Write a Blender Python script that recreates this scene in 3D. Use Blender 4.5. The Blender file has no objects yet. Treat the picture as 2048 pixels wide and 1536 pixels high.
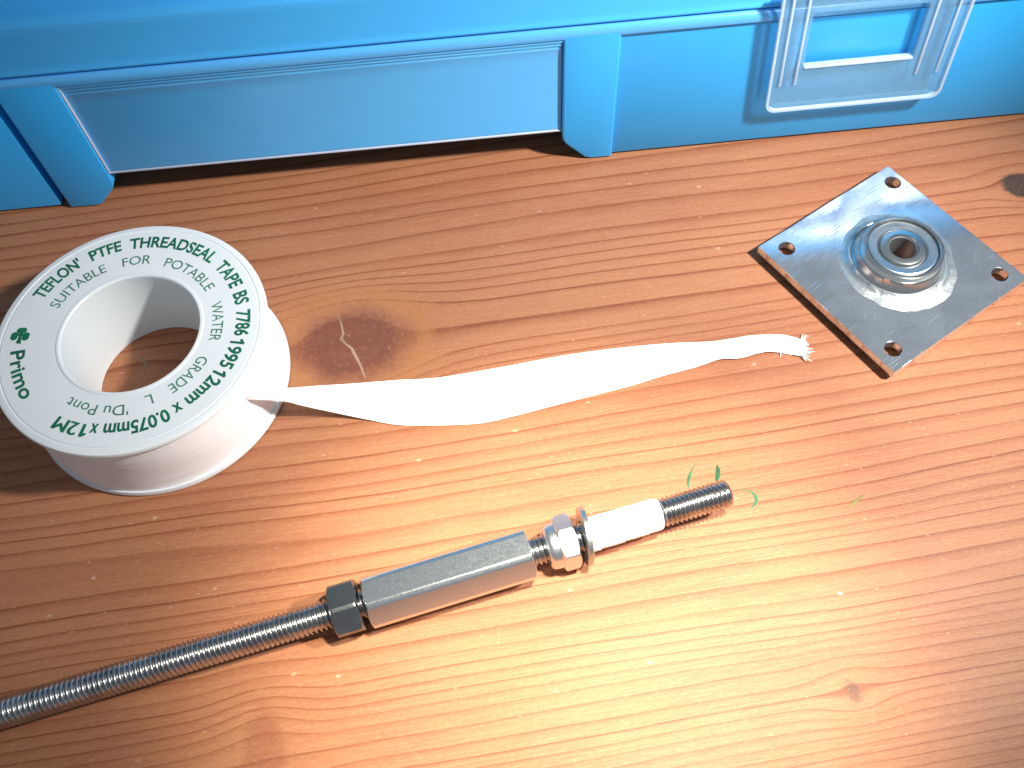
import bpy, bmesh, math, random
from mathutils import Vector, Matrix, noise as mnoise

MM = 0.001
rad = math.radians
scn = bpy.context.scene
col = scn.collection

# ------------------------------------------------------------------ camera
PITCH, ROLL = 1.0483, -0.0722
cp, sp, cr, sr = math.cos(PITCH), math.sin(PITCH), math.cos(ROLL), math.sin(ROLL)
fw = Vector((0, cp, -sp)); r0 = Vector((1, 0, 0)); u0 = Vector((0, sp, cp))
rv = r0 * cr + u0 * sr
uv = -r0 * sr + u0 * cr
cam_d = bpy.data.cameras.new('camera')
cam = bpy.data.objects.new('camera', cam_d); col.objects.link(cam)
cam_d.sensor_width = 36.0
cam_d.lens = 1800.94 / 2048 * 36.0
cam_d.clip_start = 0.005; cam_d.clip_end = 20.0
M = Matrix((rv, uv, -fw)).transposed().to_4x4()
M.translation = Vector((0, 0, 180)) * MM
cam.matrix_world = M
scn.camera = cam

# ------------------------------------------------------------------ room light
world = bpy.data.worlds.new('World'); scn.world = world; world.use_nodes = True
bg = world.node_tree.nodes['Background']
bg.inputs['Color'].default_value = (0.74, 0.87, 1.0, 1)
bg.inputs['Strength'].default_value = 0.26


def spot_lamp(name, loc, aim, watts, radius, cone, blend, color):
    d = bpy.data.lights.new(name, 'SPOT')
    d.energy = watts; d.shadow_soft_size = radius * MM
    d.spot_size = rad(cone); d.spot_blend = blend; d.color = color
    o = bpy.data.objects.new(name, d); col.objects.link(o)
    o.location = Vector(loc) * MM
    o.rotation_euler = (Vector(aim) - Vector(loc)).to_track_quat('-Z', 'Y').to_euler()
    return o


# work lamp to the right of the camera, and the camera's own small flash
spot_lamp('desk_lamp', (206, 57, 248), (31, 124, 0), 8.5, 13, 58, 1.0, (1.0, 0.98, 0.95))
spot_lamp('camera_flash', (55, 54, 222), (9, 41, 0), 6.4, 8, 41, 1.0, (1.0, 0.95, 0.74))

scn.view_settings.view_transform = 'Standard'
scn.view_settings.look = 'None'
scn.view_settings.exposure = 0.0
scn.view_settings.gamma = 1.0
scn.view_settings.use_curve_mapping = False
scn.render.engine = 'CYCLES'
scn.cycles.use_denoising = True
try:
    scn.cycles.denoiser = 'OPENIMAGEDENOISE'
except Exception:
    pass
scn.cycles.use_adaptive_sampling = True
scn.cycles.adaptive_threshold = 0.025
scn.cycles.max_bounces = 7
scn.cycles.transparent_max_bounces = 12


# ------------------------------------------------------------------ node helper
class Net:
    def __init__(self, name):
        self.m = bpy.data.materials.new(name); self.m.use_nodes = True
        self.t = self.m.node_tree; self.n = self.t.nodes
        self.bsdf = self.n['Principled BSDF']
        self.out = self.n['Material Output']

    def put(self, node, key, v):
        s = node.inputs[key]
        if isinstance(v, E): v = v.s
        if isinstance(v, bpy.types.NodeSocket): self.t.links.new(v, s)
        elif v is not None: s.default_value = v

    def math(self, op, a, b=None, c=None):
        nd = self.n.new('ShaderNodeMath'); nd.operation = op
        for i, v in enumerate((a, b, c)):
            if v is not None: self.put(nd, i, v)
        return E(self, nd.outputs[0])

    def coords(self, kind='Object', scale=1000.0):
        tc = self.n.new('ShaderNodeTexCoord')
        mp = self.n.new('ShaderNodeVectorMath'); mp.operation = 'SCALE'
        self.t.links.new(tc.outputs[kind], mp.inputs[0]); mp.inputs['Scale'].default_value = scale
        return mp.outputs[0]

    def xyz(self, v):
        nd = self.n.new('ShaderNodeSeparateXYZ'); self.t.links.new(v, nd.inputs[0])
        return [E(self, s) for s in nd.outputs]

    def comb(self, x, y, z=0.0):
        nd = self.n.new('ShaderNodeCombineXYZ')
        for i, v in enumerate((x, y, z)): self.put(nd, i, v)
        return nd.outputs[0]

    def noise(self, vec, scale=1.0, detail=2.0, rough=0.5, dist=0.0):
        nd = self.n.new('ShaderNodeTexNoise'); self.t.links.new(vec, nd.inputs['Vector'])
        nd.inputs['Scale'].default_value = scale; nd.inputs['Detail'].default_value = detail
        nd.inputs['Roughness'].default_value = rough; nd.inputs['Distortion'].default_value = dist
        return E(self, nd.outputs['Fac'])

    def voronoi(self, vec, scale=1.0, out='Distance'):
        nd = self.n.new('ShaderNodeTexVoronoi'); self.t.links.new(vec, nd.inputs['Vector'])
        nd.inputs['Scale'].default_value = scale
        return nd.outputs[out]

    def white(self, v):
        nd = self.n.new('ShaderNodeTexWhiteNoise'); nd.noise_dimensions = '1D'
        self.put(nd, 'W', v); return E(self, nd.outputs['Value'])

    def step(self, v, a, b):
        nd = self.n.new('ShaderNodeMapRange'); nd.interpolation_type = 'SMOOTHSTEP'
        self.put(nd, 'Value', v); self.put(nd, 'From Min', a); self.put(nd, 'From Max', b)
        return E(self, nd.outputs['Result'])

    def mix(self, f, a, b, mode='MIX'):
        nd = self.n.new('ShaderNodeMix'); nd.data_type = 'RGBA'; nd.blend_type = mode
        self.put(nd, 0, f)
        for k, v in ((6, a), (7, b)):
            if isinstance(v, tuple): v = (*v, 1.0)
            self.put(nd, k, v)
        return nd.outputs[2]

    def bump(self, h, strength, dist):
        nd = self.n.new('ShaderNodeBump')
        nd.inputs['Strength'].default_value = strength; nd.inputs['Distance'].default_value = dist
        self.put(nd, 'Height', h)
        self.t.links.new(nd.outputs[0], self.bsdf.inputs['Normal'])
        return nd

    def set(self, **kw):
        for k, v in kw.items():
            if isinstance(v, tuple): v = (*v, 1.0)
            self.put(self.bsdf, k.replace('_', ' '), v)
        return self


class E:
    def __init__(self, net, s): self.net, self.s = net, s
    def __add__(self, o): return self.net.math('ADD', self, o)
    __radd__ = __add__
    def __sub__(self, o): return self.net.math('SUBTRACT', self, o)
    def __rsub__(self, o): return self.net.math('SUBTRACT', o, self)
    def __mul__(self, o): return self.net.math('MULTIPLY', self, o)
    __rmul__ = __mul__
    def __truediv__(self, o): return self.net.math('DIVIDE', self, o)
    def exp(self): return self.net.math('EXPONENT', self)
    def fract(self): return self.net.math('FRACT', self)
    def floor(self): return self.net.math('FLOOR', self)
    def ln(self): return self.net.math('LOGARITHM', self, math.e)
    def max(self, o): return self.net.math('MAXIMUM', self, o)
    def clamp(self):
        r = self.net.math('ADD', self, 0.0); r.s.node.use_clamp = True; return r


# ------------------------------------------------------------------ materials
GRAIN = rad(5.4)


def wood_material():
    N = Net('stained_pine')
    P = N.coords()
    x, y, z = N.xyz(P)
    c, s = math.cos(GRAIN), math.sin(GRAIN)
    u = x * c + y * s
    v = y * c - x * s
    w1 = N.noise(N.comb(u * 0.010, v * 0.018, 3.1), 1.0, 1.0)
    w2 = N.noise(N.comb(u * 0.035, v * 0.10, 7.7), 1.0, 2.0)
    w3 = N.noise(N.comb(u * 0.22, v * 0.5, 1.7), 1.0, 2.0)
    vv = v + (w1 - 0.5) * 5.0 + (w2 - 0.5) * 0.9 + (w3 - 0.5) * 0.14
    knots = [(-37.5, 118.0, 17, 12, 1.35, 15.0, 12.0), (134.5, 151.5, 8, 6, 1.1, 5.5, 4.5), (60.5, 31.0, 7, 4.5, 1.0, 2.2, 3.6), (-51.5, 25, 9, 14, 0.45, 5.5, 13), (-86, 110, 10, 8, 0.6, 0, 0)]
    phi = vv
    masks = []
    for kx, ky, au, av, st, cu_, cv_ in knots:
        ku, kv = kx * c + ky * s, ky * c - kx * s
        du = (u - ku) * (1.0 / au); dv = v - kv
        dn = dv * (1.0 / av)
        g = ((du * du + dn * dn) * -1.0).exp()
        if cu_:
            a_, b_ = (u - ku) * (1.0 / cu_), dv * (1.0 / cv_)
            masks.append((a_, b_, ((a_ * a_ + b_ * b_) * -1.0).exp()))
        phi = phi - dv * g * st
    spacing = (phi * 0.020 + 1.75).max(1.2)
    slow = N.noise(N.comb(phi * 0.05, 11.3, u * 0.002), 1.0, 1.0)
    q = spacing.ln() * (1 / 0.020) + slow * 5.0
    q = q + N.noise(N.comb(u * 0.012, q * 0.45, 5.5), 1.0, 1.0) * 0.25
    f = q.fract(); ring = q.floor()
    h1 = N.white(ring); h2 = N.white(ring + 71.3)
    late = N.step(f, h1 * 0.35 + 0.30, h2 * 0.06 + 0.90) * (1.0 - N.step(f, 0.955, 1.0))
    thin = N.step(f, 0.80, 0.93) * (1.0 - N.step(f, 0.955, 1.0))
    along = N.noise(N.comb(u * 0.03, q * 1.3, 2.2), 1.0, 2.0)
    late = late * (h2 * 0.45 + 0.25) * (along * 0.9 + 0.5)
    thin = thin * (h1 * 0.5 + 0.30) * (along * 0.9 + 0.5)
    fib = N.noise(N.comb(u * 0.09, v * 2.6, 0.0), 1.0, 3.0, 0.6)
    pore = N.noise(N.comb(u * 0.5, v * 5.0, 4.0), 1.0, 2.0, 0.6)
    blot = N.noise(N.comb(u * 0.014, v * 0.035, 9.0), 1.0, 3.0)
    base = N.mix(N.step(blot, 0.35, 0.70), (0.405, 0.166, 0.083), (0.335, 0.120, 0.061))
    base = N.mix(N.step(fib, 0.30, 0.75) * 0.48, base, (0.490, 0.232, 0.112))
    base = N.mix(late * 0.82, base, (0.250, 0.068, 0.028))
    base = N.mix(thin * 0.78, base, (0.150, 0.036, 0.015))
    base = N.mix(N.step(pore, 0.56, 0.76) * 0.30, base, (0.24, 0.08, 0.035))
    # knots: a reddish one with a paler halo, a nearly black one, a small grey one
    for i, (amount, core, halo, tone) in enumerate([(0.85, 0.30, 0.62, (0.185, 0.066, 0.045)), (0.95, 0.30, 0.60, (0.045, 0.035, 0.032)),
                                                    (0.70, 0.48, 0.92, (0.12, 0.06, 0.045)), (0.42, 0.35, 0.75, (0.22, 0.06, 0.035))]):
        du, dn, g = masks[i]
        wob = (N.noise(N.comb(x * 0.16, y * 0.16, i * 3.0), 1.0, 3.0) - 0.5)
        wob2 = (N.noise(N.comb(x * 0.7, y * 0.7, i * 3.0), 1.0, 2.0) - 0.5)
        gg = g + wob * 0.45 + wob2 * (0.20 if i != 2 else 0.9)
        if i == 0:
            base = N.mix(N.step(gg, 0.06, 0.22) * (1.0 - N.step(gg, 0.30, 0.52)) * 0.65, base, (0.42, 0.175, 0.066))
            base = N.mix(N.step(gg, 0.26, 0.56) * 0.50, base, (0.27, 0.108, 0.058))
            base = N.mix(N.step(gg, 0.46, 0.74) * amount * N.step(wob2 + 0.5, 0.05, 0.55), base, tone)
        else:
            base = N.mix(N.step(gg, core, halo) * amount, base, tone)
    # pale nicks and specks of dust in the varnish
    vv3 = N.comb(u * 0.75, v * 1.2, 0.0)
    cell = N.voronoi(N.comb(u * 0.10, v * 0.17, 0.0), 1.0, 'Distance')
    cid = N.xyz(N.voronoi(N.comb(u * 0.10, v * 0.17, 0.0), 1.0, 'Color'))[0]
    rough = N.noise(vv3, 1.6, 2.0)
    speck = (1.0 - N.step(E(N, cell) + (rough - 0.5) * 0.10, 0.02, 0.085)) * N.step(cid, 0.40, 0.55)
    base = N.mix(speck * 0.48, base, (0.75, 0.52, 0.36))
    cell2 = N.voronoi(N.comb(u * 0.32, v * 0.55, 4.0), 1.0, 'Distance')
    cid2 = N.xyz(N.voronoi(N.comb(u * 0.32, v * 0.55, 4.0), 1.0, 'Color'))[1]
    dots = (1.0 - N.step(E(N, cell2) + (rough - 0.5) * 0.16, 0.03, 0.16)) * N.step(cid2, 0.70, 0.82)
    base = N.mix(dots * 0.34, base, (0.70, 0.46, 0.31))
    mot = N.noise(N.comb(u * 0.9, v * 1.6, 8.0), 1.0, 3.0, 0.75)
    base = N.mix(N.step(mot, 0.46, 0.72) * 0.20, base, (0.24, 0.080, 0.036))
    base = N.mix((1.0 - N.step(mot, 0.28, 0.48)) * 0.22, base, (0.60, 0.32, 0.17))
    # long faint scuffs
    sc = N.noise(N.comb(u * 0.35 + v * 0.25, v * 0.045 - u * 0.02, 1.0), 1.0, 2.0)
    base = N.mix(N.step(sc, 0.70, 0.80) * 0.10, base, (0.70, 0.46, 0.30))
    N.set(Base_Color=base)
    rg = N.noise(N.comb(u * 0.05, v * 0.09, 3.0), 1.0, 3.0)
    N.put(N.bsdf, 'Roughness', rg * 0.14 + 0.42)
    N.bsdf.inputs['Specular IOR Level'].default_value = 0.24
    N.bump(fib * 0.5 + pore * 0.35, 0.5, 0.00022)
    return N.m


def plastic(name, colour, rough=0.35, spec=0.5, vary=0.04, bump=0.15, sss=0.0, scuff=0.0):
    N = Net(name); P = N.coords()
    n1 = N.noise(P, 0.09, 3.0); n2 = N.noise(P, 1.3, 2.0)
    dark = tuple(k * (1 - vary * 2.5) for k in colour)
    base = N.mix(N.step(n1, 0.3, 0.7), colour, dark)
    if scuff:
        x, y, z = N.xyz(P)
        l1 = N.noise(N.comb(x * 0.06 + z * 0.05, z * 2.2 - x * 0.12, y * 0.3), 1.0, 3.0, 0.65)
        l2 = N.noise(N.comb(x * 0.9, z * 0.16 + x * 0.25, y * 0.2), 1.0, 3.0, 0.65)
        d = N.noise(P, 0.75, 3.0, 0.7)
        m = N.step(l1, 0.66, 0.74) * 0.5 + N.step(l2, 0.70, 0.77) * 0.4 + N.step(d, 0.68, 0.74) * 0.6
        base = N.mix(m * scuff, base, (0.55, 0.75, 0.90))
        n2 = n2 + m * 0.8
    N.set(Base_Color=base)
    N.put(N.bsdf, 'Roughness', n2 * 0.12 + (rough - 0.06))
    N.bsdf.inputs['Specular IOR Level'].default_value = spec
    if sss:
        N.bsdf.inputs['Subsurface Weight'].default_value = sss
        N.bsdf.inputs['Subsurface Radius'].default_value = (0.004, 0.004, 0.004)
        N.bsdf.inputs['Subsurface Scale'].default_value = 0.6
    N.bump(n2, bump, 0.0001)
    return N.m


def metal(name, colour, rough=0.28, scratch=0.5, vary=0.25, bump=0.25, metallic=1.0, freq=0.25):
    N = Net(name); P = N.coords()
    x, y, z = N.xyz(P)
    n1 = N.noise(P, freq, 4.0, 0.6)
    s1 = N.noise(N.comb(x * 0.25, y * 4.0, z * 4.0), 1.0, 3.0, 0.6)
    s2 = N.noise(P, 3.5, 2.0, 0.6)
    dark = tuple(k * (1 - vary) for k in colour)
    N.set(Base_Color=N.mix(N.step(n1, 0.35, 0.7), colour, dark))
    N.bsdf.inputs['Metallic'].default_value = metallic
    N.put(N.bsdf, 'Roughness', (n1 * 0.25 + s1 * 0.20 * scratch + (rough - 0.17)).max(0.05))
    N.bump(s1 * scratch + s2 * 0.5, bump, 0.00006)
    return N.m


M_WOOD = wood_material()
M_BLUE = plastic('blue_case_plastic', (0.032, 0.430, 0.930), 0.36, 0.5, 0.006, 0.08, scuff=0.10)
M_LID = plastic('blue_lid_plastic', (0.100, 0.450, 0.900), 0.22, 0.5, 0.006, 0.05, scuff=0.12)
M_LIDTOP = plastic('matt_blue_lid_plastic', (0.070, 0.440, 0.910), 0.60, 0.06, 0.006, 0.05, scuff=0.12)
M_PANEL = plastic('glossy_blue_panel_plastic', (0.085, 0.440, 0.860), 0.20, 0.65, 0.006, 0.03, scuff=0.10)
M_EDGE_LIT = plastic('edge_highlight_plastic', (0.50, 0.58, 0.70), 0.35, 0.5, 0.02, 0.1)  # pale tone stands in for light caught on the panel edges
M_WHITE = plastic('white_reel_plastic', (0.92, 0.96, 0.97), 0.38, 0.45, 0.01, 0.05)
_t = M_WHITE.node_tree; _tr = _t.nodes.new('ShaderNodeBsdfTranslucent'); _tr.inputs[0].default_value = (0.86, 0.88, 0.86, 1)
_mx = _t.nodes.new('ShaderNodeMixShader'); _mx.inputs[0].default_value = 0.16
_t.links.new(_t.nodes['Principled BSDF'].outputs[0], _mx.inputs[1]); _t.links.new(_tr.outputs[0], _mx.inputs[2])
_t.links.new(_mx.outputs[0], _t.nodes['Material Output'].inputs['Surface'])
M_TAPE = plastic('white_ptfe_tape', (0.93, 0.93, 0.925), 0.55, 0.3, 0.01, 0.15)
M_GREEN = plastic('green_print_ink', (0.010, 0.175, 0.095), 0.5, 0.3, 0.15, 0.05)
M_PALEGREEN = plastic('thin_green_print_ink', (0.055, 0.240, 0.165), 0.5, 0.3, 0.15, 0.05)
M_INK = plastic('green_pen_ink', (0.035, 0.150, 0.070), 0.6, 0.2, 0.25, 0.05)
M_FAINT = plastic('faded_green_pen_ink', (0.26, 0.23, 0.075), 0.6, 0.2, 0.25, 0.05)
M_CRACK = plastic('pale_crack_dust_and_glare', (0.52, 0.33, 0.23), 0.8, 0.1, 0.2, 0.2)
M_FLECK = plastic('grey_paint_fleck', (0.62, 0.62, 0.60), 0.5, 0.3, 0.2, 0.3)
M_ROD = metal('threaded_steel', (0.50, 0.50, 0.51), 0.25, 0.3, 0.35, 0.18)
M_ZINC = metal('zinc_plated_steel', (0.80, 0.82, 0.84), 0.24, 0.3, 0.10, 0.25, freq=2.6, metallic=0.98)
M_DARKNUT = metal('dark_plain_steel', (0.34, 0.35, 0.36), 0.30, 0.5, 0.3, 0.30)
M_LOCK = metal('bright_zinc_steel', (0.80, 0.82, 0.84), 0.34, 0.4, 0.12, 0.25)
M_WASHER = metal('washer_steel', (0.62, 0.64, 0.62), 0.34, 0.6, 0.25, 0.3)
M_BEAR = metal('polished_bearing_steel', (0.74, 0.74, 0.72), 0.24, 0.2, 0.15, 0.08)
M_BORE = metal('dark_bearing_bore_steel', (0.36, 0.37, 0.38), 0.42, 0.2, 0.15, 0.08, metallic=0.8)
M_SHIELD = metal('pressed_shield_steel', (0.66, 0.72, 0.74), 0.33, 0.3, 0.15, 0.1)


def plate_material():
    N = Net('scratched_aluminium'); P = N.coords()
    x, y, z = N.xyz(P)
    n1 = N.noise(P, 0.10, 4.0, 0.6)
    # fine scratches running two ways
    c, s = math.cos(0.7), math.sin(0.7)
    sa = N.noise(N.comb(x * 0.12, y * 5.0, 0.0), 1.0, 3.0, 0.65)
    sb = N.noise(N.comb((x * c + y * s) * 0.10, (y * c - x * s) * 4.0, 5.0), 1.0, 3.0, 0.65)
    d2 = N.noise(P, 1.1, 3.0, 0.6)
    N.set(Base_Color=N.mix(N.step(n1, 0.35, 0.65), (0.80, 0.85, 0.89), (0.64, 0.69, 0.74)))
    sc = N.step(sa, 0.60, 0.70) + N.step(sb, 0.63, 0.72)
    N.bsdf.inputs['Metallic'].default_value = 0.91
    N.put(N.bsdf, 'Roughness', (n1 * 0.12 + sc * 0.25 + d2 * 0.06 - 0.01).max(0.05))
    N.bump(sa * 0.4 + sb * 0.4 + d2 * 0.25 - sc * 0.6, 0.25, 0.00007)
    return N.m


def weld_material():
    N = Net('filed_solder'); P = N.coords()
    n1 = N.noise(P, 0.35, 4.0, 0.65); n2 = N.noise(P, 1.6, 3.0, 0.6)
    N.set(Base_Color=N.mix(N.step(n1, 0.35, 0.7), (0.76, 0.80, 0.79), (0.46, 0.50, 0.50)))
    N.bsdf.inputs['Metallic'].default_value = 0.95
    N.put(N.bsdf, 'Roughness', n1 * 0.30 + 0.22)
    N.bump(n1 * 0.6 + n2 * 0.5, 0.6, 0.00025)
    return N.m


def latch_material(name='clear_milky_plastic', amount=0.40):
    N = Net(name)
    P = N.coords(); n1 = N.noise(P, 0.35, 3.0)
    N.set(Base_Color=(0.24, 0.52, 0.70) if amount < 0.5 else (0.66, 0.82, 0.92))
    N.bsdf.inputs['Roughness'].default_value = 0.28
    N.bsdf.inputs['Specular IOR Level'].default_value = 0.4
    tr = N.n.new('ShaderNodeBsdfTransparent'); tr.inputs[0].default_value = (0.93, 0.97, 1.0, 1)
    mx = N.n.new('ShaderNodeMixShader')
    N.put(mx, 0, n1 * 0.12 + (amount - 0.06))
    N.t.links.new(tr.outputs[0], mx.inputs[1]); N.t.links.new(N.bsdf.outputs[0], mx.inputs[2])
    N.t.links.new(mx.outputs[0], N.out.inputs['Surface'])
    return N.m


M_PLATE = plate_material(); M_WELD = weld_material(); M_LATCH = latch_material()
M_LATCH_EDGE = latch_material('thick_milky_plastic', 0.62)


# ------------------------------------------------------------------ mesh helpers (millimetres)
def thing(name, label, cat, loc=(0, 0, 0), rotz=0.0, group=None):
    o = bpy.data.objects.new(name, None); col.objects.link(o)
    o.empty_display_size = 0.01
    o.location = Vector(loc) * MM; o.rotation_euler = (0, 0, rotz)
    o['label'] = label; o['category'] = cat
    if group: o['group'] = group
    return o


def finish(name, bm, mat, parent=None, smooth=35.0, loc=None, matrix=None):
    me = bpy.data.meshes.new(name)
    bmesh.ops.recalc_face_normals(bm, faces=bm.faces)
    bm.to_mesh(me); bm.free()
    return finish_me(name, me, mat, parent, smooth, loc, matrix)


def finish_me(name, me, mat, parent=None, smooth=35.0, loc=None, matrix=None):
    if matrix is not None: me.transform(matrix)
    me.transform(Matrix.Scale(MM, 4))
    me.materials.clear(); me.materials.append(mat)
    if smooth:
        me.polygons.foreach_set('use_smooth', [True] * len(me.polygons))
        me.set_sharp_from_angle(angle=rad(smooth))
    me.update()
    o = bpy.data.objects.new(name, me); col.objects.link(o)
    if parent: o.parent = parent
    if loc: o.location = Vector(loc) * MM
    return o


def lathe(profile, n=96, closed=False, axis='Z', wob=None):
    """revolve a list of (r, z); closed joins last to first"""
    bm = bmesh.new(); rings = []
    for j, (r, z) in enumerate(profile):
        row = []
        for i in range(n):
            a = 2 * math.pi * i / n
            rr, zz = (r, z) if wob is None else wob(r, z, a, j)
            if axis == 'Z': p = (rr * math.cos(a), rr * math.sin(a), zz)
            else: p = (zz, rr * math.cos(a), rr * math.sin(a))
            row.append(bm.verts.new(p))
        rings.append(row)
    m = len(rings)
    for j in range(m if closed else m - 1):
        A, B = rings[j], rings[(j + 1) % m]
        for i in range(n):
            k = (i + 1) % n
            bm.faces.new((A[i], A[k], B[k], B[i]))
    return bm


def grid(rows, bm=None):
    bm = bm or bmesh.new()
    V = [[bm.verts.new(p) for p in r] for r in rows]
    for j in range(len(V) - 1):
        for i in range(len(V[0]) - 1):
            bm.faces.new((V[j][i], V[j][i + 1], V[j + 1][i + 1], V[j + 1][i]))
    return bm


def prism(poly, lo, hi, plane, bevel=0.0, seg=2, only=None):
    """extrude a 2-D polygon; plane 'uv' -> along w, 'uw' -> along v, 'vw' -> along u.  coordinates (u, v, w)"""
    bm = bmesh.new()
    def P(a, b, c):
        return {'uv': (a, b, c), 'uw': (a, c, b), 'vw': (c, a, b)}[plane]
    A = [bm.verts.new(P(a, b, lo)) for a, b in poly]
    B = [bm.verts.new(P(a, b, hi)) for a, b in poly]
    n = len(poly)
    bm.faces.new(A); bm.faces.new(list(reversed(B)))
    for i in range(n):
        j = (i + 1) % n
        bm.faces.new((A[i], B[i], B[j], A[j]))
    bmesh.ops.recalc_face_normals(bm, faces=bm.faces)
    if bevel:
        es = [e for e in bm.edges if e.calc_face_angle(0) > rad(20)]
        bmesh.ops.bevel(bm, geom=es, offset=bevel, segments=seg, affect='EDGES', profile=0.5, clamp_overlap=True)
    return bm


def rect(a0, a1, b0, b1): return [(a0, b0), (a1, b0), (a1, b1), (a0, b1)]


# ------------------------------------------------------------------ table
def table():
    bm = bmesh.new()
    x0, x1, y0, y1 = -420, 420, -160, 420
    bmesh.ops.create_grid(bm, x_segments=4, y_segments=4, size=1)
    for v in bm.verts:
        v.co = Vector(((x0 + x1) / 2 + v.co.x * (x1 - x0) / 2, (y0 + y1) / 2 + v.co.y * (y1 - y0) / 2, 0))
    r = bmesh.ops.extrude_face_region(bm, geom=bm.faces[:])
    for v in [g for g in r['geom'] if isinstance(g, bmesh.types.BMVert)]: v.co.z = -28
    o = finish('table_top', bm, M_WOOD, None, 0)
    o['kind'] = 'structure'; o['label'] = 'orange stained pine table top with knots and dark grain lines'
    return o


TABLE = table()


def ribbon(pts, widths, z=0.02, thick=0.03):
    """flat tapered stroke on the table, with a little body"""
    bm = bmesh.new(); L, R, L2, R2 = [], [], [], []
    for i, p in enumerate(pts):
        a = Vector(pts[max(i - 1, 0)]); b = Vector(pts[min(i + 1, len(pts) - 1)])
        d = (b - a).normalized(); n = Vector((-d.y, d.x)) * widths[i] / 2
        q = Vector(p)
        L.append((q.x + n.x, q.y + n.y, z - 0.02)); R.append((q.x - n.x, q.y - n.y, z - 0.02))
        L2.append((q.x + n.x * 0.6, q.y + n.y * 0.6, z + thick)); R2.append((q.x - n.x * 0.6, q.y - n.y * 0.6, z + thick))
    grid([L, L2, R2, R], bm)
    return bm


random.seed(4)


def pen(pts, widths, mat, name='pen_mark', zz=0.02):
    out = []
    for (x, y) in pts: out.append((x, y))
    return finish(name, ribbon(out, widths, zz), mat, TABLE, 40)


# pixel -> table, only used to take positions off the photograph
def U(px, py, z=0.0):
    f = 1800.94
    d = fw + rv * ((px - 1024) / f) - uv * ((py - 768) / f)
    t = (z - 180.0) / d.z
    p = Vector((0, 0, 180.0)) + d * t
    return p


def U2(px, py): p = U(px, py); return (p.x, p.y)


pen([U2(*q) for q in [(1391, 928), (1383, 941), (1378, 955), (1376, 966), (1377, 977)]], [0.1, 0.35, 0.75, 0.55, 0.15], M_INK)
pen([U2(*q) for q in [(1434, 929), (1436, 938), (1436, 950), (1433, 962)]], [0.25, 0.9, 1.15, 0.7], M_INK)
pen([U2(*q) for q in [(1474, 979), (1490, 979), (1503, 984), (1511, 992), (1513, 1001), (1509, 1010), (1502, 1016)]], [0.1, 0.2, 0.4, 0.7, 0.8, 0.55, 0.15], M_INK)
pen([U2(*q) for q in [(1690, 1018), (1706, 1007), (1718, 997), (1730, 988)]], [0.15, 0.6, 0.6, 0.15], M_FAINT)
crack = [(676, 628), (681, 640), (684, 655), (687, 668), (683, 678), (692, 688), (703, 697), (708, 708), (716, 722), (723, 735), (727, 748), (731, 757)]
pen([U2(x + random.uniform(-1, 1), y) for x, y in crack], [0.2, 0.45, 0.55, 0.6, 0.8, 0.55, 0.6, 0.8, 0.6, 0.55, 0.4, 0.15], M_CRACK, 'knot_crack')
pen([U2(*q) for q in [(270, 706), (281, 716), (290, 724), (296, 735), (303, 748)]], [0.15, 0.5, 0.7, 0.45, 0.1], M_CRACK, 'knot_crack')


def fleck(px, py, r, mat, name):
    p = U(px, py); bm = bmesh.new()
    n = 9; c = bm.verts.new((p.x, p.y, 0.28 * r)); ring = []
    for i in range(n):
        a = 2 * math.pi * i / n; k = r * random.uniform(0.25, 1.0)
        ring.append(bm.verts.new((p.x + 1.5 * k * math.cos(a), p.y + k * math.sin(a) * 0.8, -0.01)))
    for i in range(n): bm.faces.new((c, ring[i], ring[(i + 1) % n]))
    return finish(name, bm, mat, TABLE, 60)


fleck(1683, 1187, 0.62, M_FLECK, 'paint_fleck')
for px, py, r in [(1505, 1202, .3), (1140, 1180, .55), (755, 1418, .4), (1230, 1240, .35), (1665, 735, .35), (1612, 755, .25), (1365, 1203, .22), (1884, 1186, .22),  # the largest of these is a glare blob painted as a pale fleck
                  (1945, 280, .3), (307, 408, .3), (2030, 790, .25), (1640, 560, .25), (1100, 425, .3), (430, 1178, .5), (210, 1225, .25)]:
    fleck(px, py, r, M_CRACK, 'dust_glare_fleck')


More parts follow.
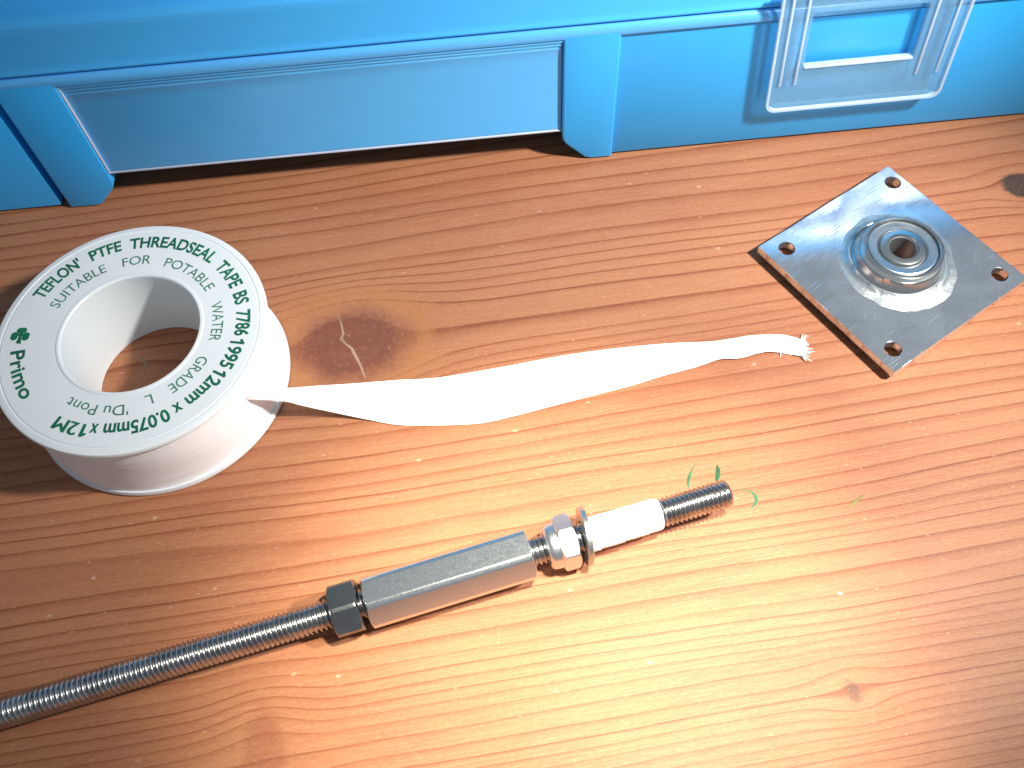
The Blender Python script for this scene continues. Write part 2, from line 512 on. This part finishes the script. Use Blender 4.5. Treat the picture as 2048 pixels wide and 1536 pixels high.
# ------------------------------------------------------------------ blue case
def case():
    root = thing('organizer_case', 'large blue plastic organizer case with clear latch behind the metal parts', 'case', (-114.49, 167.03, 0), rad(1.75))
    U0, U1 = -70, 330
    body = prism([(U0, 0.8), (-1.2, 0.8), (-1.2, 11), (7, 11), (7, 24), (139, 24), (139, 0.8), (U1, 0.8), (U1, 190), (U0, 190)], 0.7, 41.0, 'uv', 0.5, 2)
    body = finish('body', body, M_BLUE, root, 40)
    # the two uprights with a cut corner either side of the handle opening
    finish('pillar', prism([(1.0, 0.25), (8.0, 0.25), (9.6, 0.7), (14.4, 5.6), (15.3, 7.2), (15.5, 9.0), (15.5, 40.6), (1.0, 40.6)], -0.02, 22.0, 'uw', 0.55, 3), M_BLUE, root, 40)
    finish('pillar', prism([(145.6, 0.25), (140.0, 0.25), (138.3, 0.8), (133.2, 6.2), (132.3, 7.8), (132.1, 9.8), (132.1, 40.6), (145.6, 40.6)], -0.02, 22.0, 'uw', 0.55, 3), M_BLUE, root, 40)
    # rim round the top of the body
    finish('rim', prism([(0.0, 39.3), (0.0, 40.5), (0.12, 41.0), (0.45, 41.5), (0.95, 41.85), (1.6, 41.95), (12, 41.95), (12, 39.3)], U0, U1, 'vw', 0.12, 2), M_LID, root, 40)
    # sloping handle panel hung between the uprights
    prof = [(1.0, 39.2), (0.35, 39.0), (0.2, 38.5), (0.75, 37.95), (0.5, 37.4), (0.95, 36.9), (0.75, 36.3), (0.95, 35.6), (1.0, 33.0), (0.95, 12.2), (0.8, 11.3), (1.2, 10.7), (4.4, 10.7), (4.6, 13), (5.2, 39.2)]
    p = finish('handle_panel', prism(prof, 15.62, 131.98, 'vw', 0.22, 2), M_PANEL, root, 50)
    p['label'] = 'glossy blue handle panel between the two uprights'
    # pale strips: edge highlight painted as colour, beside the upright and along the foot
    finish('panel_edge_highlight', prism(rect(15.55, 15.95, 10.75, 39.0), 0.25, 1.6, 'uw', 0.1, 2), M_EDGE_LIT, root, 40)
    finish('panel_edge_highlight', prism(rect(15.6, 131.95, 10.45, 10.95), 0.62, 2.4, 'uw', 0.12, 2), M_EDGE_LIT, root, 40)
    # lid
    lid = [(1.5, 42.2), (0.75, 42.5), (0.6, 43.0), (0.95, 43.6), (1.25, 44.4), (1.8, 52.0), (2.3, 53.8), (3.6, 54.9), (5.4, 55.1), (7.4, 55.3), (8.6, 55.8), (9.4, 57.2), (11.2, 72.0), (12.2, 73.8), (14.5, 74.4), (190, 74.4), (190, 42.25)]
    finish('lid', prism(lid, U0 + 0.6, U1 - 0.6, 'vw', 0.25, 2), M_LIDTOP, root, 40)
    # block the latch clips over
    finish('latch_catch', prism(rect(189.4, 217.6, 22.0, 39.25), 0.5, 3.0, 'uw', 0.6, 3), M_BLUE, root, 40)
    # clear latch: hinged frame with a window
    y0, y1 = -2.1, -0.5
    bm = bmesh.new()

    def rr(u0, u1, w0, w1, r, n=6, low=True):
        pts = []
        for cx, cy, a0, rad_ in ((u1 - r, w0 + r, -90, r), (u1 - 0.8, w1 - 0.8, 0, .8), (u0 + 0.8, w1 - 0.8, 90, .8), (u0 + r, w0 + r, 180, r)):
            for i in range(n + 1):
                a = rad(a0 + 90 * i / n); pts.append((cx + rad_ * math.cos(a), cy + rad_ * math.sin(a)))
        return pts
    outer = rr(183.0, 226.3, 14.0, 47.6, 2.6)
    inner = rr(190.2, 217.0, 26.6, 41.8, 0.81)
    ring = {}
    for nm, pts, vv in (('of', outer, y0), ('ob', outer, y1), ('if', inner, y0), ('ib', inner, y1)):
        ring[nm] = [bm.verts.new((a - (b - 30) * 0.085, vv, b)) for a, b in pts]
    n = len(outer)
    for i in range(n):
        j = (i + 1) % n
        bm.faces.new((ring['of'][i], ring['of'][j], ring['if'][j], ring['if'][i]))
        bm.faces.new((ring['ob'][j], ring['ob'][i], ring['ib'][i], ring['ib'][j]))
        bm.faces.new((ring['ob'][i], ring['ob'][j], ring['of'][j], ring['of'][i]))
        bm.faces.new((ring['if'][i], ring['if'][j], ring['ib'][j], ring['ib'][i]))
    bmesh.ops.recalc_face_normals(bm, faces=bm.faces)
    es = [e for e in bm.edges if e.calc_face_angle(0) > rad(50)]
    bmesh.ops.bevel(bm, geom=es, offset=0.38, segments=3, affect='EDGES', profile=0.5, clamp_overlap=True)
    latch = finish('latch', bm, M_LATCH, root, 40)
    latch['label'] = 'clear milky plastic latch frame clipped over the case front'
    # ribs along the latch arms, and the tongue that reaches back to the lid
    for a, b in ((184.6, 185.3), (188.3, 189.0), (218.6, 219.3), (223.7, 224.4)):
        bmr = prism(rect(a, b, 21.5, 47.2), y0 - 0.5, y0 + 0.1, 'uw', 0.25, 2)
        for v in bmr.verts: v.co.x -= (v.co.z - 30) * 0.085
        finish('latch_rib', bmr, M_LATCH_EDGE, latch, 40)
    # thick bead round the outer edge and along the window sill
    bead = bmesh.new(); rows_ = []
    for (a, b) in outer:
        cx_, cz_ = 204.6, 32.0
        k = 1.0 - 0.9 / max(abs(a - cx_), 1)
        row_ = []
        for du_, dv_ in ((0.12, 0.25), (0.12, -0.75), (-0.75, -0.75), (-0.75, 0.25)):
            ia = a + math.copysign(du_, a - cx_); ib = b + math.copysign(du_, b - cz_) if abs(b - cz_) > 15 else b
            row_.append((ia - (ib - 30) * 0.085, y0 + dv_ + 0.1, ib))
        rows_.append(row_ + row_[:1])
    rows_.append(rows_[0])
    grid(rows_, bead); bmesh.ops.remove_doubles(bead, verts=bead.verts, dist=1e-4)
    finish('latch_edge', bead, M_LATCH_EDGE, latch, 40)
    bms = prism(rect(190.3, 217.0, 26.2, 26.7), y0 - 0.35, y1 - 0.02, 'uw', 0.2, 2)
    for v in bms.verts: v.co.x -= (v.co.z - 30) * 0.085
    finish('latch_sill', bms, M_LATCH_EDGE, latch, 40)
    finish('latch_hinge', prism(rect(184.6, 221.4, 44.2, 46.6), y1 + 0.02, 2.4, 'uw', 0.5, 2), M_LATCH, latch, 40)
    return root


case()


# ------------------------------------------------------------------ tape reel
def text_mesh(body, bold=0.0, spacing=1.0):
    cu = bpy.data.curves.new('print', 'FONT'); cu.body = body; cu.size = 1.0
    cu.offset = bold; cu.space_character = spacing; cu.resolution_u = 4; cu.fill_mode = 'FRONT'
    o = bpy.data.objects.new('print', cu); col.objects.link(o)
    dg = bpy.context.evaluated_depsgraph_get()
    me = bpy.data.meshes.new_from_object(o.evaluated_get(dg))
    bpy.data.objects.remove(o); bpy.data.curves.remove(cu)
    return me


def arc_words(name, words, height, mat, parent, z, bold, inward=False):
    """words: (text, angle0, angle1, baseline radius)"""
    bm = bmesh.new()
    for text, a0, a1, r in words:
        me = text_mesh(text, 0.0 if text.endswith('M') else bold)
        xs = [v.co.x for v in me.vertices]; lo, hi = min(xs), max(xs)
        flag = None
        if text[0] == '1':      # give the numeral one its upstroke
            one = text_mesh('1', bold); ox = [v.co.x for v in one.vertices]; oy = max(v.co.y for v in one.vertices)
            w1_ = max(ox) - min(ox); bpy.data.meshes.remove(one)
            flag = [(lo + w1_ * .3, oy), (lo + w1_ * .3, oy - .20), (lo - .17, oy - .27), (lo - .17, oy - .14)]

        def arc(cx_, cy_, zz):
            a = rad(a0 + (a1 - a0) * (cx_ - lo) / (hi - lo)); rr = r - cy_ * height if inward else r + cy_ * height
            return (rr * math.cos(a), rr * math.sin(a), zz)
        if flag: bm.faces.new([bm.verts.new(arc(p_, q_, z + 0.012)) for p_, q_ in flag])
        for v in me.vertices:
            t = (v.co.x - lo) / (hi - lo)
            a = rad(a0 + (a1 - a0) * t)
            rr = r - v.co.y * height if inward else r + v.co.y * height
            v.co = (rr * math.cos(a), rr * math.sin(a), z)
        bm.from_mesh(me)
        if text.endswith('M'):      # heavier strokes, printed slightly spread
            for k_, da in enumerate((-0.35, 0.35)):
                m2 = me.copy(); m2.transform(Matrix.Rotation(rad(da), 4, 'Z') @ Matrix.Translation((0, 0, 0.012 * (k_ + 1))))
                bm.from_mesh(m2); bpy.data.meshes.remove(m2)
        bpy.data.meshes.remove(me)
    for f in bm.faces:
        f.normal_update()
        if f.normal.z < 0: f.normal_flip()
    me = bpy.data.meshes.new(name); bm.to_mesh(me); bm.free()
    return finish_me(name, me, mat, parent, 0)


RX, RY, RH, RR, RI = -81.15, 111.51, 20.7, 29.5, 14.85


def reel():
    root = thing('thread_seal_tape_reel', 'white plastic reel of thread seal tape with green ring lettering and tape pulled out', 'tape reel', (RX, RY, 0))
    h, R, r = RH, RR, RI
    # flange with rounded rim, shallow ring groove near the edge and a raised lip at the hole
    top = [(r, h - 1.5), (r, h - 0.2), (r + 0.25, h + 0.12), (r + 0.75, h + 0.15), (r + 1.0, h - 0.02), (R - 2.0, h), (R - 1.9, h - 0.14), (R - 1.65, h - 0.16), (R - 1.5, h - 0.02),
           (R - 0.55, h - 0.06), (R - 0.2, h - 0.2), (R - 0.05, h - 0.5), (R, h - 0.9), (R - 0.1, h - 1.3), (R - 0.5, h - 1.5)]
    finish('top_flange', lathe(top, 160, True), M_WHITE, root, 30)
    bot = [(r, 0.05), (R - 0.5, 0.0), (R - 0.05, 0.35), (R, 0.8), (R - 0.3, 1.5), (r, 1.5)]
    finish('bottom_flange', lathe(bot, 160, True), M_WHITE, root, 30)
    hub = [(r - 0.02, 0.25), (r + 1.4, 0.25), (r + 1.4, h - 0.3), (r - 0.02, h - 0.3)]
    finish('hub', lathe(hub, 128, True), M_WHITE, root, 30)

    def wob(rr, z, a, j):
        return (rr + (0.10 * math.sin(3 * a + z * 0.4) + 0.05 * math.sin(11 * a + 2 * z) if rr > r + 3 else 0), z)
    tape = [(r + 1.5, 1.6)] + [(R - 0.75 - 0.18 * abs(math.sin(i * 1.7)), 1.6 + (h - 3.2) * i / 14) for i in range(15)] + [(r + 1.5, h - 1.6)]
    finish('wound_tape', lathe(tape, 128, True, wob=wob), M_TAPE, root, 30)
    z = h + 0.035
    H1 = 4.25
    arc_words('outer_lettering', [("TEFLON'", 153.5, 125.5, 23.3), ('PTFE', 119.9, 103.0, 23.2), ('THREADSEAL', 98.5, 48.0, 23.0), ('TAPE', 43.6, 24.5, 22.9), ('BS', 20.5, 12.5, 22.9),
                                  ('7786', 8.3, -7.3, 22.9), ('1995', -10.8, -26.8, 22.6), ('12mm', -30.2, -52.0, 22.4), ('x', -55.0, -59.4, 22.3),
                                  ('0.075mm', -62.0, -94.6, 22.3), ('x', -97.4, -101.4, 22.4), ('12M', -104.2, -120.0, 22.7)], H1, M_GREEN, root, z, 0.028)
    arc_words('inner_lettering', [('SUITABLE', 156.0, 114.5, 18.5), ('FOR', 103.4, 84.5, 18.3), ('POTABLE', 74.0, 31.0, 17.9), ('WATER', 18.8, -12.0, 17.7), ('GRADE', -25.0, -55.2, 17.4),
                                  ('L', -67.0, -71.6, 17.3), ("'Du Pont", -82.5, -122.8, 18.1)], 3.5, M_PALEGREEN, root, z, 0.0)
    arc_words('maker_name', [('Primo', -173.2, -142.5, 25.2)], 4.3, M_GREEN, root, z, 0.022, True)
    # clover emblem: three leaves and a stalk
    bm = bmesh.new()
    ca = rad(178.3); cx, cy = 23.9 * math.cos(ca), 23.9 * math.sin(ca)
    for dx, dy in ((-1.15, 0.15), (1.15, 0.15), (0.0, 1.65)):
        for k in (-0.34, 0.34):
            ox, oy = (k, 0.0) if dx == 0 else (dx * 0.12, k)
            vs = [bm.verts.new((cx + dx + ox + 0.78 * math.cos(2 * math.pi * i / 20), cy + dy + oy + 0.72 * math.sin(2 * math.pi * i / 20), z + 0.012 * len(bm.faces))) for i in range(20)]
            bm.faces.new(vs)
    bm.faces.new([bm.verts.new((cx + 0.6 * math.cos(i * math.pi / 6), cy + 0.55 + 0.6 * math.sin(i * math.pi / 6), z - 0.008)) for i in range(12)])
    vs = [bm.verts.new((cx + a, cy + b, z - 0.016)) for a, b in ((-0.25, 0.4), (-0.45, -1.6), (0.75, -1.75), (0.3, 0.4))]
    bm.faces.new(vs)
    Rm = Matrix.Translation((cx, cy, 0)) @ Matrix.Rotation(rad(-6), 4, 'Z') @ Matrix.Translation((-cx, -cy, 0))
    bmesh.ops.transform(bm, matrix=Rm, verts=bm.verts)
    me = bpy.data.meshes.new('clover_emblem'); bm.to_mesh(me); bm.free()
    finish_me('clover_emblem', me, M_GREEN, root, 0)

    # ---- the tape pulled off the reel: it leaves on edge, twists flat and ends torn
    def W(px, py, zz):
        p = U(px, py, zz); return Vector((p.x - RX, p.y - RY, zz))
    far = [(440, 789, 16.0), (505, 781, 15.0), (575, 776, 12.0), (640, 771, 8.0), (720, 766, 4.5), (800, 760, 2.2), (880, 755, 1.0), (1000, 735, 0.6), (1080, 720, 0.5), (1150, 708, .5), (1230, 697, .5), (1300, 690, .6),
           (1360, 686, .6), (1420, 684, .7), (1465, 678, .9), (1500, 672, 1.2), (1535, 671, 1.5), (1562, 673, 1.4), (1590, 679, 1.2), (1612, 686, .9)]
    near = [(440, 796, 15.2), (510, 799, 13.4), (566, 802, 9.6), (612, 813, 5.6), (672, 826, 2.4), (740, 840, 0.5), (812, 851, 0.25), (945, 848, 0.2), (1020, 834, .2), (1095, 815, .2), (1180, 793, .25), (1260, 772, .3),
            (1320, 754, .3), (1390, 735, .3), (1440, 719, .3), (1478, 718, .3), (1515, 709, .3), (1540, 704, .3), (1572, 707, .3), (1603, 714, .2)]

    def interp(tab, t):
        k = min(int(t), len(tab) - 2); f = t - k
        P = [W(*tab[min(max(k + d, 0), len(tab) - 1)]) for d in (-1, 0, 1, 2)]
        return 0.5 * ((2 * P[1]) + (P[2] - P[0]) * f + (2 * P[0] - 5 * P[1] + 4 * P[2] - P[3]) * f * f + (3 * P[1] - P[0] - 3 * P[2] + P[3]) * f ** 3)
    rows = []; n = len(far) - 1; steps = n * 5; across = 14
    for i in range(steps + 1):
        t = i / 5.0
        A, B = interp(far, t), interp(near, t)
        row = []
        for j in range(across + 1):
            s = j / across
            p = A.lerp(B, s)
            # fold running along the tape while it twists, gentle buckling further on
            tw = max(0.0, 1.0 - t / 6.2)
            crease = math.exp(-((s - 0.60) / 0.07) ** 2) * 2.6 * min(1, tw * 2.2) * min(1.0, t / 1.5)
            lift = math.sin(math.pi * s) * (0.9 * tw + 0.25)
            end = max(0.0, (t - 11.5) / 7.5)
            wr = 0.16 * mnoise.noise(Vector((p.x * 0.06, s * 3.0, 1.0))) + end * 1.0 * mnoise.noise(Vector((p.x * 0.10, s * 9.0, 4.0))) + end * 0.5 * mnoise.noise(Vector((p.x * 0.35, s * 16.0, 8.0)))
            p.z = max(0.12, p.z + lift - crease + wr + end * 0.5)
            row.append(p)
        rows.append(row)
    bm = grid(rows)
    bmesh.ops.recalc_face_normals(bm, faces=bm.faces)
    bmesh.ops.solidify(bm, geom=bm.faces[:], thickness=0.09)
    tail = finish('tape_tail', bm, M_TAPE, root, 60)
    tail['label'] = 'white tape pulled off the reel, twisted at the start and torn at the end'
    # torn filaments at the end
    rnd = random.Random(7); bm = bmesh.new()

    def strand(p0, p1, w, bend):
        pts = []
        for k in range(6):
            t = k / 5; q = p0.lerp(p1, t); q += bend * math.sin(math.pi * t); q.z = max(0.12, q.z); pts.append((q, w * (1 - 0.85 * t) + 0.02))
        ringv = []
        d = (p1 - p0).normalized(); sd = d.cross(Vector((0, 0, 1))).normalized()
        for q, ww in pts:
            ringv.append([bm.verts.new(q + sd * ww * cx_ + Vector((0, 0, ww * cz_ * 0.5))) for cx_, cz_ in ((-1, 0), (0, 1), (1, 0), (0, -1))])
        for a, b in zip(ringv, ringv[1:]):
            for k in range(4): bm.faces.new((a[k], a[(k + 1) % 4], b[(k + 1) % 4], b[k]))
        bm.faces.new(ringv[0]); bm.faces.new(list(reversed(ringv[-1])))
    for k in range(26):
        s = rnd.random()
        p0 = W(1606 + rnd.uniform(-10, 4), 684 + 28 * s, rnd.uniform(0.3, 1.2))
        ang = rad(-60 + 118 * (1 - s) + rnd.uniform(-22, 22)); ln = rnd.uniform(0.8, 2.6)
        p1 = p0 + Vector((math.cos(ang) * ln, math.sin(ang) * ln, rnd.uniform(-0.3, 0.5)))
        strand(p0, p1, rnd.uniform(0.07, 0.22), Vector((rnd.uniform(-.25, .25), rnd.uniform(-.25, .25), 0.15)))
    for a, b, w in (((1604, 682, 0.8), (1612, 668, 0.9), .14), ((1598, 700, 0.4), (1611, 722, 0.15), .45), ((1603, 706, 0.4), (1609, 719, 0.15), .30), ((1561, 704, 0.3), (1560, 714, 0.15), .16),
                    ((1580, 704, 0.3), (1581, 711, 0.15), .14), ((1560, 676, 1.3), (1612, 692, 1.1), .5), ((1575, 690, 1.0), (1617, 700, 0.6), .5), ((1570, 684, 1.2), (1618, 690, 0.8), .45)):
        strand(W(*a), W(*b), w, Vector((0.1, 0, 0.12)))
    finish('torn_end', bm, M_TAPE, tail, 60)
    return root


reel()


# ------------------------------------------------------------------ bearing plate
def bearing_plate():
    cx, cy, T0, T1 = 93.05, 127.8, 1.3, 3.6
    ang = math.atan2(158.3 - 135.4, 101.0 - 63.0)
    root = thing('bearing_plate', 'square aluminium plate with a ball bearing fixed in its middle', 'plate', (cx, cy, 0), ang)
    c, s = math.cos(-ang), math.sin(-ang)

    def loc(p):
        dx, dy = p[0] - cx, p[1] - cy; return (dx * c - dy * s, dx * s + dy * c)
    holes = [loc(p) for p in ((69.3, 134.1), (100.3, 152.5), (117.4, 121.9), (86.9, 103.5))]
    hs = 22.2; hr = 1.95; BR = 9.5; bx, by = loc((94.55, 128.35))
    bm = bmesh.new()
    # plate face built with bmesh: outline and round holes filled between
    def face_at(z):
        loops = []
        n = 12
        pts = []
        for (ax, ay), (b2, b3) in zip(((-hs, -hs), (hs, -hs), (hs, hs), (-hs, hs)), ((hs, -hs), (hs, hs), (-hs, hs), (-hs, -hs))):
            for k in range(n): pts.append((ax + (b2 - ax) * k / n, ay + (b3 - ay) * k / n))
        loops.append(pts)
        for hx, hy in holes: loops.append([(hx + hr * math.cos(2 * math.pi * i / 28), hy + hr * math.sin(2 * math.pi * i / 28)) for i in range(28)])
        loops.append([(bx + (BR - 0.3) * math.cos(2 * math.pi * i / 64), by + (BR - 0.3) * math.sin(2 * math.pi * i / 64)) for i in range(64)])
        VS = []
        for L in loops: VS.append([bm.verts.new((a, b, z)) for a, b in L])
        es = []
        for V in VS:
            for i in range(len(V)): es.append(bm.edges.new((V[i], V[(i + 1) % len(V)])))
        bmesh.ops.triangle_fill(bm, edges=es, use_beauty=True)
        return VS
    A, B = face_at(T0), face_at(T1)
    for La, Lb in zip(A, B):
        for i in range(len(La)):
            j = (i + 1) % len(La); bm.faces.new((La[i], La[j], Lb[j], Lb[i]))
    bmesh.ops.recalc_face_normals(bm, faces=bm.faces)
    es = [e for e in bm.edges if e.calc_face_angle(0) > rad(50)]
    bmesh.ops.bevel(bm, geom=es, offset=0.16, segments=2, affect='EDGES', profile=0.5, clamp_overlap=True)
    for v in bm.verts:    # edges dinged by sawing and filing
        if abs(abs(v.co.x) - hs) < 0.4 or abs(abs(v.co.y) - hs) < 0.4:
            q = mnoise.noise(Vector((v.co.x * 0.35, v.co.y * 0.35, v.co.z)))
            v.co.x -= math.copysign(0.18 * abs(q), v.co.x); v.co.y -= math.copysign(0.18 * abs(q), v.co.y)
    finish('plate', bm, M_PLATE, root, 0)
    # bearing
    H = 8.6; off = Matrix.Translation((bx, by, 0))
    b = [(8.45, 0.1), (9.1, 0.1), (9.5, 0.5), (9.5, H - 0.55), (9.40, H - 0.2), (9.1, H), (8.6, H), (8.45, H - 0.12), (8.4, H - 0.75), (8.4, 3.0)]
    finish('bearing_outer_ring', lathe(b, 128, True), M_BEAR, root, 30, matrix=off)
    sh = [(8.0, H - 0.75), (7.95, H - 0.42), (7.7, H - 0.30), (7.2, H - 0.42), (6.3, H - 0.36), (6.0, H - 0.42), (5.85, H - 0.62), (5.85, H - 1.3), (8.0, H - 1.3)]
    finish('bearing_shield', lathe(sh, 112, True), M_SHIELD, root, 30, matrix=off)
    finish('bearing_seat', lathe([(5.2, H - 1.4), (8.45, H - 1.4), (8.45, H - 1.9), (5.2, H - 1.9)], 64, True), M_BORE, root, 30, matrix=off)
    inn = [(3.45, H - 0.3), (3.45, H - 2.0), (5.25, H - 2.0), (5.25, H - 0.35), (5.13, H - 0.08), (4.9, H), (3.6, H)]
    finish('bearing_inner_ring', lathe(inn, 96, True), M_BEAR, root, 30, matrix=off)
    bo = [(3.44, H - 0.28), (3.15, H - 0.6), (3.0, 0.15), (4.6, 0.15), (4.6, H - 2.1), (3.5, H - 2.1)]
    finish('bearing_bore', lathe(bo, 96, True), M_BORE, root, 30, matrix=off)

    # solder fillet round the bearing, smeared wider on the near right side
    def wob(r, z, a, j):
        k = (r - 11.6)
        if k <= 0: return (r + 0.10 * mnoise.noise(Vector((math.cos(a) * 2, math.sin(a) * 2, z * 0.5))), z)
        wide = 0.80 + 0.25 * math.sin(a * 2 + 0.6) + 0.50 * max(0.0, math.cos(a - rad(-88))) ** 4 + 0.30 * mnoise.noise(Vector((math.cos(a) * 2.2, math.sin(a) * 2.2, 3.0))) + 0.10 * mnoise.noise(Vector((math.cos(a) * 7, math.sin(a) * 7, 5.0)))
        hz = z - T1
        n = mnoise.noise(Vector((math.cos(a) * 5, math.sin(a) * 5, r * 0.8)))
        return (11.6 + k * max(0.30, wide), T1 + hz * (0.85 + 0.40 * n + 0.15 * math.sin(a * 3 + 1)) if hz > 0 else z)
    col_ = [(9.45, T1 - 0.3), (9.45, H - 1.5), (9.6, H - 1.55), (9.85, H - 2.2), (10.3, H - 3.2), (10.8, H - 4.0), (11.35, T1 + 0.62), (11.5, T1 - 0.3)]
    finish('bearing_collar', lathe(col_, 120, False, wob=wob), M_BEAR, root, 50, matrix=off)
    fil = [(11.0, T1 - 0.3), (10.9, T1 + 1.0), (11.25, T1 + 1.2), (11.65, T1 + 1.15), (12.0, T1 + 0.85), (12.35, T1 + 0.55), (12.8, T1 + 0.34), (13.4, T1 + 0.18), (14.2, T1 + 0.05), (14.8, T1 - 0.05), (14.8, T1 - 0.4)]
    finish('solder_bead', lathe(fil, 160, False, wob=wob), M_WELD, root, 60, matrix=off)
    return root


bearing_plate()


# ------------------------------------------------------------------ leadscrew with nuts
def leadscrew():
    pa, pb = U(0, 1427, 4.0), U(1449, 988, 6.35)
    d = (pb - pa).normalized()
    ax0 = pa + d * ((12.0 - pa.x) / d.x)
    root = thing('leadscrew', 'steel threaded leadscrew with coupling nut, lock nut, washer and white tape wrap', 'leadscrew', (ax0.x, ax0.y, 0))
    t = Vector((-d.y, d.x, 0)).normalized(); up = d.cross(t).normalized()
    base = Matrix((d, t, up)).transposed().to_4x4(); base.translation = Vector((0, 0, ax0.z))

    def along(x): return x / d.x      # world x offset from the washer -> distance along the axis

    def thread(a, b, r=3.0, pitch=1.0, depth=0.50, taper_l=False, taper_r=False):
        na = int((b - a) / (pitch / 7)); nt = 36; bm = bmesh.new(); R = []
        for i in range(na + 1):
            x = a + (b - a) * i / na; row = []
            for j in range(nt):
                th = 2 * math.pi * j / nt
                f = (x / pitch - th / (2 * math.pi)) % 1.0
                k = abs(f - 0.5) * 2            # 1 at crest boundary, 0 at root
                k = min(1.0, max(0.0, (k - 0.10) / 0.74))
                rr = r - depth * (1 - k)
                if taper_r: rr = min(rr, r - 0.55 + (b - x) * 0.9)
                if taper_l: rr = min(rr, r - 0.55 + (x - a) * 0.9)
                row.append(bm.verts.new((x, rr * math.cos(th), rr * math.sin(th))))
            R.append(row)
        for i in range(na):
            for j in range(nt):
                k = (j + 1) % nt; bm.faces.new((R[i][j], R[i][k], R[i + 1][k], R[i + 1][j]))
        for row in (R[0], R[-1]):
            bm.faces.new(row)
        return bm

    def hexnut(a, b, af, rot, bore=2.8, ch_l=1.0, ch_r=1.0, corner=0.985, n_mid=2):
        acr = af / 2 / math.cos(rad(30)); n = 180; bm = bmesh.new()
        ch = 0.40
        ss = [0, .08, .2, .35, .55, .8, 1.05]
        xs = sorted(set([a + s_ for s_ in ss] + [b - s_ for s_ in ss] + [a + (b - a) * k / n_mid for k in range(1, n_mid)]))
        R = []
        for x in xs:
            row = []
            for j in range(n):
                th = 2 * math.pi * j / n
                ph = (th + math.pi / 6) % (math.pi / 3) - math.pi / 6
                hx = af / 2 / math.cos(ph)
                rr = min(hx, acr * corner)
                lim = af / 2 - 0.05 + min((x - a) * 1.6 if ch_l else 9, (b - x) * 1.6 if ch_r else 9)
                rr = min(rr, lim)
                row.append(bm.verts.new((x, rr * math.cos(th + rot), rr * math.sin(th + rot))))
            R.append(row)
        inner = [[bm.verts.new((x, (bore + e) * math.cos(2 * math.pi * j / n + rot), (bore + e) * math.sin(2 * math.pi * j / n + rot))) for j in range(n)]
                 for x, e in ((a, 0.35), (a + 0.4, 0), (b - 0.4, 0), (b, 0.35))]
        L = [inner[0]] + R + [inner[3], inner[2], inner[1]]
        for i in range(len(L)):
            A, B = L[i], L[(i + 1) % len(L)]
            for j in range(n):
                k = (j + 1) % n; bm.faces.new((A[j], A[k], B[k], B[j]))
        return bm
    A = along
    finish('threaded_rod', thread(A(-150), A(-17)), M_ROD, root, 60, matrix=base)
    finish('threaded_stud', thread(A(-14), A(30.9), taper_r=True), M_ROD, root, 60, matrix=base)
    # angles are measured from the far side over the top; a face centre sits at rot
    finish('jam_nut', hexnut(A(-50.4), A(-45.0), 10.0, rad(76.0), corner=0.965), M_DARKNUT, root, 22, matrix=base)['label'] = 'dark steel jam nut against the coupling nut'
    finish('coupling_nut', hexnut(A(-43.7), A(-10.7), 10.0, rad(87.0), n_mid=6, corner=0.952), M_ZINC, root, 22, matrix=base)['label'] = 'long zinc plated coupling nut'
    # nylon lock nut: hex body plus the domed collar
    lk = finish('lock_nut', hexnut(A(-5.2), A(-1.6), 10.0, rad(52)), M_LOCK, root, 22, matrix=base)
    lk['label'] = 'bright self-locking nut with rounded collar beside the washer'
    collar = [(3.05, A(-7.5)), (3.6, A(-7.6)), (4.1, A(-7.5)), (4.5, A(-7.1)), (4.7, A(-6.4)), (4.75, A(-5.1)), (3.05, A(-5.1))]
    finish('lock_nut_collar', lathe(collar, 72, True, axis='X'), M_LOCK, lk, 35, matrix=base)
    # washer, leaning a little
    ws = [(3.2, -0.6), (5.8, -0.6), (6.0, -0.42), (6.0, 0.42), (5.8, 0.6), (3.2, 0.6)]
    tilt = base @ Matrix.Translation((A(0.5), 0, 0.12)) @ Matrix.Rotation(rad(-6), 4, 'Z') @ Matrix.Rotation(rad(3), 4, 'Y')
    finish('washer', lathe(ws, 96, True, axis='X'), M_WASHER, root, 30, matrix=tilt)
    # tape wrapped round the stud

    def wob(r, z, a, j):
        if r < 3.3: return (r, z + 0.15 * math.sin(a + 1))
        spiral = ((z / 5.2 - a / (2 * math.pi)) % 1.0)
        return (r + 0.12 * spiral - 0.012 * z + 0.018 * math.sin(2 * math.pi * z - a) + 0.04 * mnoise.noise(Vector((z * 0.8, math.cos(a) * 3, math.sin(a) * 3))), z)
    wr = [(2.95, A(1.1)), (3.42, A(1.15))] + [(3.45, A(1.4 + i * 0.1125)) for i in range(124)] + [(3.4, A(15.5)), (3.32, A(15.75)), (3.2, A(16.0)), (2.9, A(16.2))]
    finish('tape_wrap', lathe(wr, 64, False, axis='X', wob=wob), M_TAPE, root, 40, matrix=base)['label'] = 'white tape wrapped round the stud'
    return root


leadscrew()
